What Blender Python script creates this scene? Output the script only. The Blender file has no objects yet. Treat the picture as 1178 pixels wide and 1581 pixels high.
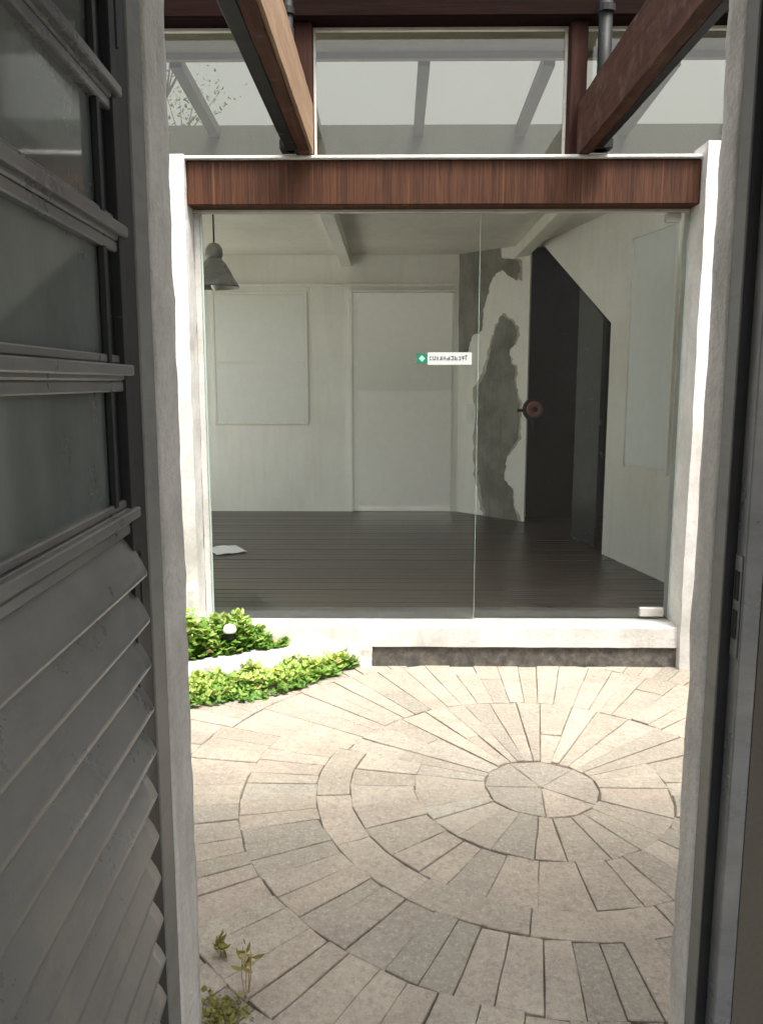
import bpy, bmesh, math, random
from mathutils import Vector, noise, Euler, Matrix
random.seed(7)
R = math.radians
S = bpy.context.scene
COL = S.collection

# ------------------------------------------------------------------ camera
W, H, F = 1178.0, 1581.0, 1280.0
PITCH = math.atan(200 / F); YAW = math.atan(16 / F)
CAM = Vector((0, 0, 1.5))
cd = bpy.data.cameras.new('camera'); cam = bpy.data.objects.new('camera', cd); COL.objects.link(cam)
cam.location = CAM; cam.rotation_euler = (math.pi / 2 - PITCH, 0, YAW)
cd.sensor_width = 36; cd.sensor_fit = 'AUTO'; cd.lens = F / H * 36
cd.clip_start = 0.02; cd.clip_end = 500
S.camera = cam
S.render.resolution_x = 762; S.render.resolution_y = 1024

# ------------------------------------------------------------------ sky, sun, exposure
SUN_EL, SUN_AZ = R(63), R(180 - 32)      # azimuth clockwise from +Y: behind the camera, to the right
wd = bpy.data.worlds.new('World'); S.world = wd; wd.use_nodes = True
nt = wd.node_tree; nt.nodes.clear()
sky = nt.nodes.new('ShaderNodeTexSky'); sky.sky_type = 'NISHITA'; sky.sun_disc = False
sky.sun_elevation = SUN_EL; sky.sun_rotation = SUN_AZ; sky.dust_density = 8; sky.air_density = 1.6; sky.ozone_density = 1.0
hs = nt.nodes.new('ShaderNodeHueSaturation'); hs.inputs['Saturation'].default_value = 0.30
bg = nt.nodes.new('ShaderNodeBackground'); bg.inputs['Strength'].default_value = 0.15
wo = nt.nodes.new('ShaderNodeOutputWorld')
nt.links.new(sky.outputs[0], hs.inputs['Color']); nt.links.new(hs.outputs[0], bg.inputs[0]); nt.links.new(bg.outputs[0], wo.inputs[0])
sl = bpy.data.lights.new('sun', 'SUN'); sl.energy = 1.3; sl.angle = R(16); sl.color = (1.0, 0.965, 0.90)
so = bpy.data.objects.new('sun', sl); COL.objects.link(so)
sdir = Vector((math.sin(SUN_AZ) * math.cos(SUN_EL), math.cos(SUN_AZ) * math.cos(SUN_EL), math.sin(SUN_EL)))
so.rotation_euler = sdir.to_track_quat('Z', 'Y').to_euler(); so.location = (3, -3, 8)
S.view_settings.view_transform = 'Standard'; S.view_settings.look = 'None'
S.view_settings.exposure = 1.72; S.view_settings.gamma = 1
S.view_settings.use_curve_mapping = False
S.render.engine = 'CYCLES'
S.cycles.max_bounces = 8; S.cycles.diffuse_bounces = 5; S.cycles.glossy_bounces = 3; S.cycles.transparent_max_bounces = 12
S.cycles.use_denoising = True

# ------------------------------------------------------------------ helpers
def at(px, py, X=None, Y=None, Z=None):
    """point of the place seen at a photograph pixel, on the plane X, Y or Z = const (survey helper)"""
    f = Vector((-math.sin(YAW) * math.cos(PITCH), math.cos(YAW) * math.cos(PITCH), -math.sin(PITCH)))
    r = Vector((math.cos(YAW), math.sin(YAW), 0)); u = r.cross(f)
    d = f + r * ((px - W / 2) / F) - u * ((py - H / 2) / F)
    t = (Y - CAM.y) / d.y if Y is not None else ((Z - CAM.z) / d.z if Z is not None else (X - CAM.x) / d.x)
    return CAM + d * t

def tag(o, label=None, cat=None, group=None, kind=None):
    if label: o['label'] = label
    if cat: o['category'] = cat
    if group: o['group'] = group
    if kind: o['kind'] = kind
    return o

def empty(name, loc=(0, 0, 0), rz=0, label=None, cat=None, group=None):
    o = bpy.data.objects.new(name, None); COL.objects.link(o); o.location = loc; o.rotation_euler = (0, 0, rz)
    o.empty_display_size = 0.1
    return tag(o, label, cat, group)

def link(name, me, m, parent=None, loc=None):
    o = bpy.data.objects.new(name, me); COL.objects.link(o)
    if m is not None:
        me.materials.clear()
        for k in (m if isinstance(m, (list, tuple)) else [m]): me.materials.append(k)
    if parent is not None:
        o.parent = parent
        if loc is None: o.location = -parent.location if parent.rotation_euler.z == 0 else (0, 0, 0)
    if loc is not None: o.location = loc
    return o

def obj(name, bm, m, parent=None, loc=None, smooth=False):
    me = bpy.data.meshes.new(name); bm.normal_update(); bm.to_mesh(me); bm.free()
    if smooth:
        for p in me.polygons: p.use_smooth = True
    return link(name, me, m, parent, loc)

def box_bm(x0, x1, y0, y1, z0, z1, bev=0.003, bm=None, seg=1):
    b = bmesh.new()
    v = [b.verts.new(p) for p in ((x0, y0, z0), (x1, y0, z0), (x1, y1, z0), (x0, y1, z0), (x0, y0, z1), (x1, y0, z1), (x1, y1, z1), (x0, y1, z1))]
    for f in ((0, 3, 2, 1), (4, 5, 6, 7), (0, 1, 5, 4), (1, 2, 6, 5), (2, 3, 7, 6), (3, 0, 4, 7)): b.faces.new([v[i] for i in f])
    if bev:
        bmesh.ops.bevel(b, geom=b.edges[:], offset=bev, segments=seg, affect='EDGES', profile=0.6)
    if bm is None: return b
    me = bpy.data.meshes.new('t'); b.to_mesh(me); b.free(); bm.from_mesh(me); bpy.data.meshes.remove(me)
    return bm

def box(name, x0, x1, y0, y1, z0, z1, m, parent=None, bev=0.003):
    return obj(name, box_bm(x0, x1, y0, y1, z0, z1, bev), m, parent)

def rough_bm(x0, x1, y0, y1, z0, z1, step=0.04, amp=0.004, freq=9.0, bev=0.0, amp2=None):
    """box cut into a fine grid with worn, uneven faces and edges"""
    b = bmesh.new()
    def n(a, c): return max(1, min(90, int(round((c - a) / step))))
    nx, ny, nz = n(x0, x1), n(y0, y1), n(z0, z1)
    vs = {}
    def V(i, j, k):
        key = (i, j, k)
        if key not in vs:
            vs[key] = b.verts.new((x0 + (x1 - x0) * i / nx, y0 + (y1 - y0) * j / ny, z0 + (z1 - z0) * k / nz))
        return vs[key]
    for i in range(nx):
        for j in range(ny):
            b.faces.new((V(i, j, 0), V(i, j + 1, 0), V(i + 1, j + 1, 0), V(i + 1, j, 0)))
            b.faces.new((V(i, j, nz), V(i + 1, j, nz), V(i + 1, j + 1, nz), V(i, j + 1, nz)))
    for i in range(nx):
        for k in range(nz):
            b.faces.new((V(i, 0, k), V(i + 1, 0, k), V(i + 1, 0, k + 1), V(i, 0, k + 1)))
            b.faces.new((V(i, ny, k), V(i, ny, k + 1), V(i + 1, ny, k + 1), V(i + 1, ny, k)))
    for j in range(ny):
        for k in range(nz):
            b.faces.new((V(0, j, k), V(0, j, k + 1), V(0, j + 1, k + 1), V(0, j + 1, k)))
            b.faces.new((V(nx, j, k), V(nx, j + 1, k), V(nx, j + 1, k + 1), V(nx, j, k + 1)))
    for v in b.verts:
        q = v.co * freq
        d = Vector((noise.noise(q + Vector((3, 0, 0))), noise.noise(q + Vector((0, 9, 2))), noise.noise(q + Vector((0, 5, 31))))) * amp
        d += Vector((noise.noise(q * 4.1), noise.noise(q * 4.1 + Vector((7, 7, 7))), 0)) * amp * 0.5
        v.co += d
    return b

def prism(name, pts, axis, a0, a1, m, parent=None, bev=0.0, bm_only=False):
    """polygon pts (two coords) pushed along axis 'x','y','z' from a0 to a1"""
    b = bmesh.new()
    def P(p, a):
        return {'x': (a, p[0], p[1]), 'y': (p[0], a, p[1]), 'z': (p[0], p[1], a)}[axis]
    lo = [b.verts.new(P(p, a0)) for p in pts]; hi = [b.verts.new(P(p, a1)) for p in pts]
    b.faces.new(lo); b.faces.new(hi)
    n = len(pts)
    for i in range(n): b.faces.new((lo[i], lo[(i + 1) % n], hi[(i + 1) % n], hi[i]))
    bmesh.ops.recalc_face_normals(b, faces=b.faces[:])
    if bev: bmesh.ops.bevel(b, geom=b.edges[:], offset=bev, segments=1, affect='EDGES')
    if bm_only: return b
    return obj(name, b, m, parent)

def tube_bm(pts, rad, sides=10, bm=None):
    b = bm or bmesh.new()
    rings = []
    rads = rad if isinstance(rad, (list, tuple)) else [rad] * len(pts)
    for i, p in enumerate(pts):
        p = Vector(p)
        a = Vector(pts[max(i - 1, 0)]); c = Vector(pts[min(i + 1, len(pts) - 1)])
        t = (c - a).normalized()
        s = t.cross(Vector((0, 0, 1)) if abs(t.z) < .9 else Vector((1, 0, 0))).normalized(); w = t.cross(s)
        rings.append([b.verts.new(p + (s * math.cos(2 * math.pi * k / sides) + w * math.sin(2 * math.pi * k / sides)) * rads[i]) for k in range(sides)])
    for i in range(len(rings) - 1):
        for k in range(sides):
            b.faces.new((rings[i][k], rings[i][(k + 1) % sides], rings[i + 1][(k + 1) % sides], rings[i + 1][k]))
    b.faces.new(rings[0][::-1]); b.faces.new(rings[-1])
    bmesh.ops.recalc_face_normals(b, faces=b.faces[:])
    return b

def lathe_bm(prof, sides=32, closed=False, mat=None):
    b = bmesh.new(); rings = []
    for r, z in prof:
        rings.append([b.verts.new((r * math.cos(2 * math.pi * k / sides), r * math.sin(2 * math.pi * k / sides), z)) for k in range(sides)])
    for i in range(len(rings) - 1):
        for k in range(sides):
            b.faces.new((rings[i][k], rings[i][(k + 1) % sides], rings[i + 1][(k + 1) % sides], rings[i + 1][k]))
    if closed: b.faces.new(rings[0][::-1]); b.faces.new(rings[-1])
    if mat is not None: b.transform(mat)
    bmesh.ops.recalc_face_normals(b, faces=b.faces[:])
    return b

# ------------------------------------------------------------------ materials
class NT:
    def __init__(s, name):
        s.m = bpy.data.materials.new(name); s.m.use_nodes = True; s.t = s.m.node_tree; s.t.nodes.clear()
        s.out = s.n('ShaderNodeOutputMaterial')
    def n(s, k, **kw):
        x = s.t.nodes.new(k)
        for a, v in kw.items():
            if hasattr(x, a) and a not in ('Scale',): setattr(x, a, v)
            else: x.inputs[a].default_value = v
        return x
    def l(s, a, b): s.t.links.new(a, b)
    def coord(s, scale=(1, 1, 1), kind='Object', rot=(0, 0, 0)):
        c = s.n('ShaderNodeTexCoord'); m = s.n('ShaderNodeMapping'); m.inputs['Scale'].default_value = scale; m.inputs['Rotation'].default_value = rot
        s.l(c.outputs[kind], m.inputs[0]); return m.outputs[0]
    def geo(s, scale=(1, 1, 1)):
        c = s.n('ShaderNodeNewGeometry'); m = s.n('ShaderNodeMapping'); m.inputs['Scale'].default_value = scale
        s.l(c.outputs['Position'], m.inputs[0]); return m.outputs[0]
    def noise(s, vec, scale, detail=6, rough=0.6, dist=0):
        x = s.n('ShaderNodeTexNoise'); x.inputs['Scale'].default_value = scale; x.inputs['Detail'].default_value = detail
        x.inputs['Roughness'].default_value = rough; x.inputs['Distortion'].default_value = dist
        if vec: s.l(vec, x.inputs['Vector'])
        return x.outputs['Fac']
    def ramp(s, fac, stops):
        x = s.n('ShaderNodeValToRGB'); e = x.color_ramp.elements
        e[0].position, e[0].color = stops[0][0], c4(stops[0][1]); e[1].position, e[1].color = stops[-1][0], c4(stops[-1][1])
        for p, c in stops[1:-1]:
            k = e.new(p); k.color = c4(c)
        s.l(fac, x.inputs[0]); return x.outputs[0]
    def mix(s, fac, a, b, mode='MIX'):
        x = s.n('ShaderNodeMix'); x.data_type = 'RGBA'; x.blend_type = mode
        for i, v in ((0, fac), (6, a), (7, b)):
            if hasattr(v, 'is_linked') or hasattr(v, 'links'): s.l(v, x.inputs[i])
            else: x.inputs[i].default_value = v if i == 0 else c4(v)
        return x.outputs[2]
    def math(s, op, a, b=0.5):
        x = s.n('ShaderNodeMath'); x.operation = op
        for i, v in ((0, a), (1, b)):
            if hasattr(v, 'links'): s.l(v, x.inputs[i])
            else: x.inputs[i].default_value = v
        return x.outputs[0]
    def bump(s, hgt, strength=0.3, dist=0.01, normal=None):
        x = s.n('ShaderNodeBump'); x.inputs['Strength'].default_value = strength; x.inputs['Distance'].default_value = dist
        s.l(hgt, x.inputs['Height'])
        if normal: s.l(normal, x.inputs['Normal'])
        return x.outputs[0]
    def principled(s, color, rough=0.6, metal=0, normal=None, spec=0.5, **kw):
        p = s.n('ShaderNodeBsdfPrincipled')
        for key, v in (('Base Color', color), ('Roughness', rough), ('Metallic', metal), ('Specular IOR Level', spec)):
            if hasattr(v, 'links'): s.l(v, p.inputs[key])
            else: p.inputs[key].default_value = c4(v) if key == 'Base Color' else v
        for k, v in kw.items(): p.inputs[k].default_value = v
        if normal: s.l(normal, p.inputs['Normal'])
        s.l(p.outputs[0], s.out.inputs[0]); return p
def c4(c): return tuple(c) + (1,) if len(c) == 3 else tuple(c)

M = {}
def plaster(name, base, dirt, dscale=2.0, damt=0.5, rough=0.85, bscale=60, bstr=0.35, streak=True):
    s = NT(name); g = s.geo()
    a = s.noise(g, dscale, 5, 0.65); b = s.noise(s.geo((6, 6, 0.8)), 2.2, 3, 0.6) if streak else None; c = s.noise(g, bscale, 3, 0.6)
    f = s.ramp(a, [(0.42, (0, 0, 0)), (0.72, (1, 1, 1))])
    col = s.mix(s.math('MULTIPLY', f, damt), base, dirt)
    if streak:
        f2 = s.ramp(b, [(0.5, (0, 0, 0)), (0.75, (1, 1, 1))]); col = s.mix(s.math('MULTIPLY', f2, damt * 0.7), col, dirt)
    col = s.mix(s.math('MULTIPLY', s.ramp(c, [(0.45, (0, 0, 0)), (0.7, (1, 1, 1))]), 0.18), col, tuple(x * 0.6 for x in dirt))
    nb = s.bump(c, bstr, 0.006)
    s.principled(col, rough, 0, nb, 0.3); M[name] = s.m
plaster('white_plaster', (0.62, 0.61, 0.59), (0.34, 0.32, 0.28), 3.2, 0.65)
plaster('room_paint', (0.88, 0.875, 0.82), (0.70, 0.68, 0.60), 1.6, 0.5, 0.7, 90, 0.12)
plaster('ceiling_paint', (0.80, 0.78, 0.71), (0.58, 0.54, 0.46), 1.1, 0.5, 0.8, 90, 0.15)
plaster('mortar', (0.62, 0.60, 0.56), (0.30, 0.29, 0.27), 6.0, 0.55, 0.95, 75, 1.0)
plaster('cement', (0.26, 0.25, 0.215), (0.12, 0.115, 0.095), 4.0, 0.9, 0.9, 70, 0.6)
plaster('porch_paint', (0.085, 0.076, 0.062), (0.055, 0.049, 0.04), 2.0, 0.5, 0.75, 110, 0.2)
plaster('grey_wall', (0.10, 0.105, 0.095), (0.07, 0.07, 0.06), 2.0, 0.4, 0.8)
plaster('kerb_white', (0.70, 0.69, 0.66), (0.30, 0.28, 0.22), 7.0, 0.55, 0.9, 50, 0.9, False)
plaster('soffit_paint', (0.20, 0.195, 0.15), (0.14, 0.13, 0.10), 1.5, 0.4, 0.9)
plaster('patio_paving', (0.62, 0.60, 0.55), (0.45, 0.43, 0.38), 1.5, 0.5, 0.9)
plaster('base_coat', (0.50, 0.47, 0.38), (0.30, 0.28, 0.22), 9.0, 0.8, 0.95, 60, 0.8)
plaster('concrete', (0.33, 0.32, 0.30), (0.2, 0.2, 0.18), 1.5, 0.7, 0.9)
plaster('bed_mortar', (0.20, 0.17, 0.135), (0.05, 0.045, 0.035), 4.5, 0.95, 1.0, 120, 0.9, False)
plaster('soil', (0.10, 0.075, 0.05), (0.05, 0.04, 0.03), 12.0, 0.8, 1.0, 60, 1.0, False)
plaster('bark', (0.10, 0.08, 0.06), (0.05, 0.04, 0.03), 8.0, 0.8, 1.0, 60, 0.8)
plaster('ground_dirt', (0.085, 0.08, 0.072), (0.05, 0.047, 0.04), 0.5, 0.8, 1.0, 30, 0.6, False)
plaster('sill_stone', (0.33, 0.33, 0.31), (0.19, 0.19, 0.17), 6.0, 0.6, 0.45, 80, 0.2, False)

def steel(name, base, rough=0.45, dust=(0.30, 0.28, 0.25), damt=0.25, spec=0.4, ledge=0.0):
    s = NT(name); g = s.geo(); a = s.noise(g, 6, 7, 0.65); b = s.noise(s.geo((1, 1, 0.15)), 30, 5)
    f = s.ramp(a, [(0.45, (0, 0, 0)), (0.75, (1, 1, 1))])
    col = s.mix(s.math('MULTIPLY', f, damt), base, dust)
    sc = s.ramp(s.noise(s.geo((3, 3, 40)), 3, 3), [(0.68, (0, 0, 0)), (0.74, (1, 1, 1))])
    col = s.mix(s.math('MULTIPLY', sc, 0.12), col, (0.5, 0.48, 0.44))
    sep = s.n('ShaderNodeSeparateXYZ'); gn = s.n('ShaderNodeNewGeometry'); s.l(gn.outputs['Normal'], sep.inputs[0])
    upf = s.ramp(sep.outputs[2], [(0.35, (0, 0, 0)), (0.9, (1, 1, 1))])
    col = s.mix(s.math('MULTIPLY', s.math('MULTIPLY', upf, ledge), a), col, (0.34, 0.31, 0.26))  # dust on upward faces, also standing for highlights on the slat lips
    gr = s.ramp(s.noise(s.geo((2, 2, 7)), 4, 5, 0.7), [(0.5, (0, 0, 0)), (0.68, (1, 1, 1))])
    col = s.mix(s.math('MULTIPLY', gr, 0.4), col, tuple(x * 0.5 for x in base))
    rr = s.math('ADD', s.math('MULTIPLY', a, 0.35), rough - 0.17)
    s.principled(col, rr, 0.0, s.bump(s.noise(g, 160, 3), 0.10, 0.002), spec); M[name] = s.m
steel('door_steel', (0.125, 0.130, 0.134), 0.30, (0.27, 0.25, 0.21), 0.45, 0.7, 1.0)
steel('dark_steel', (0.014, 0.015, 0.017), 0.5, (0.04, 0.038, 0.035), 0.25, 0.22)
steel('frame_grey', (0.17, 0.17, 0.16), 0.5, (0.26, 0.25, 0.22), 0.5)
steel('black_iron', (0.009, 0.010, 0.010), 0.55, (0.03, 0.027, 0.024), 0.3, 0.2)
steel('panel_dark', (0.022, 0.029, 0.030), 0.22, (0.035, 0.04, 0.037), 0.4, 0.4)
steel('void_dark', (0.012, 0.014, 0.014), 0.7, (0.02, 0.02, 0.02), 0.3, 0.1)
steel('lamp_metal', (0.17, 0.17, 0.145), 0.3, (0.26, 0.25, 0.20), 0.4, 0.5)
steel('bright_metal', (0.55, 0.56, 0.56), 0.3, (0.35, 0.34, 0.32), 0.3)
steel('aluminium_trim', (0.48, 0.46, 0.42), 0.4, (0.3, 0.28, 0.24), 0.4)

def wood(name, light, dark, axis='x', ribs=False, rough=0.5, wear=None, spec=0.22):
    s = NT(name)
    st = {'x': (0.6, 9, 9), 'y': (9, 0.6, 9), 'z': (9, 9, 0.6)}[axis]
    if ribs: st = (9, 9, 0.6)
    g = s.geo(st); a = s.noise(g, 3.0, 8, 0.7, 0.6); b = s.noise(g, 12.0, 5, 0.6)
    col = s.ramp(a, [(0.3, dark), (0.52, tuple((x + y) / 2 for x, y in zip(light, dark))), (0.72, light)])
    col = s.mix(s.math('MULTIPLY', s.ramp(b, [(0.5, (0, 0, 0)), (0.7, (1, 1, 1))]), 0.45), col, tuple(x * 0.5 for x in dark))
    h = b
    if ribs:
        rb = s.noise(s.geo((120, 1, 1.6)), 1.0, 3, 0.7)
        col = s.mix(s.math('MULTIPLY', s.ramp(rb, [(0.48, (0, 0, 0)), (0.60, (1, 1, 1))]), 0.5), col, tuple(x * 0.5 for x in dark))
        col = s.mix(s.math('MULTIPLY', s.ramp(s.noise(s.geo((75, 1, .3)), 1.0, 2), [(0.66, (0, 0, 0)), (0.70, (1, 1, 1))]), 0.3), col, (0.20, 0.085, 0.05))
        h = rb
    if wear:
        w = s.ramp(s.noise(s.geo((3, 3, 3)), 3.2, 7, 0.7), [(0.55, (0, 0, 0)), (0.72, (1, 1, 1))]); col = s.mix(s.math('MULTIPLY', w, 0.55), col, wear)
    s.principled(col, rough, 0, s.bump(h, 0.35, 0.004), spec); M[name] = s.m
wood('beam_wood', (0.088, 0.037, 0.019), (0.034, 0.014, 0.008), 'x', True, 0.6, None, .12)
wood('post_wood', (0.042, 0.016, 0.010), (0.016, 0.006, 0.005), 'z', False, .7, None, .1)
wood('header_wood', (0.011, 0.004, 0.003), (0.005, 0.002, 0.0015), 'x', False, .8, None, .05)
wood('rafter_wood', (0.095, 0.044, 0.029), (0.036, 0.016, 0.012), 'y', False, 0.7, (0.15, 0.105, 0.085), .1)
wood('tan_wood', (0.33, 0.225, 0.145), (0.20, 0.125, 0.075), 'y', False, 0.6)  # sunlight on the rafter side is put into this colour
wood('deck_wood', (0.075, 0.052, 0.040), (0.028, 0.019, 0.015), 'x', False, 0.3, None, .35)
wood('shutter_wood', (0.45, 0.28, 0.16), (0.26, 0.15, 0.09), 'x')

def plain(name, col, rough=0.5, metal=0, **kw):
    s = NT(name); g = s.geo(); a = s.noise(g, 14, 5)
    c = s.mix(s.math('MULTIPLY', a, 0.35), col, tuple(x * 0.65 for x in col)); s.principled(c, rough, metal, s.bump(s.noise(g, 120, 3), 0.08, 0.002), **kw); M[name] = s.m
plain('switch_plastic', (0.78, 0.78, 0.74), 0.35)
plain('knob_red', (0.24, 0.065, 0.045), 0.4)
plain('sticker_green', (0.010, 0.135, 0.075), 0.4)
plain('sticker_mark', (0.25, 0.50, 0.38), 0.4)
plain('sticker_white', (0.46, 0.47, 0.46), 0.5)
plain('sticker_ink', (0.05, 0.05, 0.05), 0.5)
plain('paper', (0.80, 0.81, 0.80), 0.8)
plain('white_door', (0.87, 0.865, 0.80), 0.5)
plain('frosted', (0.86, 0.87, 0.83), 0.35)
plain('pale_pane', (0.86, 0.90, 0.88), 0.2)  # pale colour stands for a bright reflection in the glass
plain('lamp_lens', (0.82, 0.86, 0.86), 0.2)
plain('dry_stalk', (0.36, 0.27, 0.12), 0.8)
plain('dry_leaf', (0.22, 0.10, 0.055), 0.8)

def glass(name, tint, refl=1.0, rough=0.0, haze=0.0, hcol=(0.6, 0.62, 0.6)):
    s = NT(name)
    fr = s.n('ShaderNodeFresnel'); fr.inputs[0].default_value = 1.5
    tr = s.n('ShaderNodeBsdfTransparent'); tr.inputs[0].default_value = c4(tint)
    gl = s.n('ShaderNodeBsdfGlossy'); gl.inputs['Roughness'].default_value = rough; gl.inputs[0].default_value = (1, 1, 1, 1)
    mx = s.n('ShaderNodeMixShader'); s.l(s.math('MULTIPLY', fr.outputs[0], refl), mx.inputs[0]); s.l(tr.outputs[0], mx.inputs[1]); s.l(gl.outputs[0], mx.inputs[2])
    res = mx.outputs[0]
    if haze:
        df = s.n('ShaderNodeBsdfDiffuse'); df.inputs[0].default_value = c4(hcol)
        m2 = s.n('ShaderNodeMixShader')
        dn = s.noise(s.geo((1.2, 1.2, 0.7)), 2.3, 7, 0.65)
        s.l(s.math('MULTIPLY', s.ramp(dn, [(0.3, (0.45,) * 3), (0.75, (1, 1, 1))]), haze), m2.inputs[0]); s.l(res, m2.inputs[1]); s.l(df.outputs[0], m2.inputs[2]); res = m2.outputs[0]
    s.l(res, s.out.inputs[0]); M[name] = s.m
glass('clear_glass', (0.945, 0.965, 0.935), 1.2, 0.0, 0.008, (0.66, 0.65, 0.60))
glass('roof_glass', (0.39, 0.37, 0.315), 0.22, 0.02, 0.02)
glass('door_glass', (0.55, 0.60, 0.57), 1.6, 0.05, 0.62, (0.33, 0.36, 0.34))
s = NT('glass_edge'); s.principled((0.36, 0.46, 0.41), 0.25); M['glass_edge'] = s.m

# paving stone: warm pinkish-grey quartzite, tone varies from stone to stone
def stone(name, random_by_object=True):
    s = NT(name); g = s.geo()
    if random_by_object: rnd = s.n('ShaderNodeObjectInfo').outputs['Random']
    else:
        at_ = s.n('ShaderNodeAttribute'); at_.attribute_name = 'tone'; rnd = at_.outputs['Fac']
    col = s.ramp(rnd, [(0.0, (0.32, 0.285, 0.225)), (0.25, (0.43, 0.385, 0.31)), (0.5, (0.395, 0.335, 0.27)), (0.7, (0.30, 0.28, 0.23)), (0.85, (0.42, 0.355, 0.28)), (1.0, (0.375, 0.35, 0.29))])
    a = s.noise(g, 4.5, 5, 0.65); b = s.noise(g, 38, 5, 0.7); c = s.noise(g, 130, 2, 0.7)
    col = s.mix(s.math('MULTIPLY', s.ramp(a, [(0.40, (0, 0, 0)), (0.68, (1, 1, 1))]), 0.5), col, (0.235, 0.20, 0.165))
    col = s.mix(s.math('MULTIPLY', s.ramp(b, [(0.46, (0, 0, 0)), (0.66, (1, 1, 1))]), 0.42), col, (0.20, 0.165, 0.135))
    col = s.mix(s.math('MULTIPLY', s.ramp(s.noise(g, 70, 4, 0.75), [(0.50, (0, 0, 0)), (0.68, (1, 1, 1))]), 0.55), col, (0.50, 0.46, 0.40))
    col = s.mix(s.ramp(c, [(0.60, (0, 0, 0)), (0.72, (0.45, 0.45, 0.45))]), col, (0.15, 0.125, 0.10))
    col = s.mix(s.math('MULTIPLY', s.ramp(s.noise(g, 2.1, 5, 0.6), [(0.60, (0, 0, 0)), (0.70, (1, 1, 1))]), 0.28), col, (0.22, 0.235, 0.16))
    fleck = s.math('MULTIPLY', s.ramp(s.noise(g, 75, 2, 0.5), [(0.74, (0, 0, 0)), (0.76, (1, 1, 1))]), s.ramp(s.noise(g, 2.6, 3), [(0.55, (0, 0, 0)), (0.66, (1, 1, 1))]))
    col = s.mix(fleck, col, (0.72, 0.72, 0.70))
    nb = s.bump(s.math('ADD', b, s.math('MULTIPLY', a, 1.6)), 0.8, 0.016)
    s.principled(col, 0.82, 0, nb, 0.3); M[name] = s.m
stone('paving', True); stone('paving_rest', False)

s = NT('granite'); g = s.geo(); a = s.noise(g, 22, 7, 0.75); b = s.noise(g, 5, 6, 0.7)
col = s.ramp(a, [(0.32, (0.03, 0.028, 0.025)), (0.52, (0.085, 0.078, 0.07)), (0.72, (0.19, 0.175, 0.16))])
col = s.mix(s.math('MULTIPLY', s.ramp(b, [(0.5, (0, 0, 0)), (0.7, (1, 1, 1))]), 0.5), col, (0.17, 0.16, 0.135))
s.principled(col, 0.5, 0, s.bump(a, 0.3, 0.004), 0.4); M['granite'] = s.m

def leafmat(name, c0, c1, c2, c3=None):
    s = NT(name); at_ = s.n('ShaderNodeAttribute'); at_.attribute_name = 'tone'
    col = s.ramp(at_.outputs['Fac'], [(0, c0), (0.5, c1), (0.9, c2), (1, c3 or c2)])
    p = s.principled(col, 0.5, 0, None, 0.4)
    tl = s.n('ShaderNodeBsdfTranslucent'); s.l(col, tl.inputs[0])
    mx = s.n('ShaderNodeMixShader'); mx.inputs[0].default_value = 0.35
    s.l(p.outputs[0], mx.inputs[1]); s.l(tl.outputs[0], mx.inputs[2]); s.l(mx.outputs[0], s.out.inputs[0]); M[name] = s.m
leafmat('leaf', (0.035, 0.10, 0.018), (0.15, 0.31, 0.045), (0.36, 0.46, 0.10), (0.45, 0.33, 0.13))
leafmat('weed_leaf', (0.16, 0.15, 0.04), (0.32, 0.30, 0.08), (0.48, 0.40, 0.16))

# ------------------------------------------------------------------ survey of the place
YF = at(815, 1029, Z=0).y                        # front of the step of the house
ZP = at(815, 998, Y=YF).z                        # top of dark plinth
ZS = at(815, 960, Y=YF + .10).z                        # top of the white step = house floor
YC = YF - 0.02                                   # front of white columns
YG = YF + 0.14                                   # plane of the big glass panes
XL, XR = at(297, 300, Y=YG).x, at(1067, 300, Y=YG).x
ZB0, ZB1 = at(700, 316, Y=YF + .02).z, at(700, 246, Y=YF + .02).z
ZH = at(700, 33, Y=YF + .06).z                   # underside of the top header
YB = at(500, 790, Z=ZS).y                        # back wall of the room
ZCE = at(540, 393, Y=YB).z
WX0, WX1 = -1.75, 2.35                           # courtyard between its side walls
Y1, Y2 = 1.30, 1.45                              # street-side wall, inner and court face
JL, JR = -(605 - 275) * Y2 / F, (1085 - 605) * Y2 / F
print('YF', YF, 'ZP', ZP, 'ZS', ZS, 'XL', XL, XR, 'ZB', ZB0, ZB1, 'ZH', ZH, 'YB', YB, 'ZCE', ZCE, 'J', JL, JR)

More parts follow.
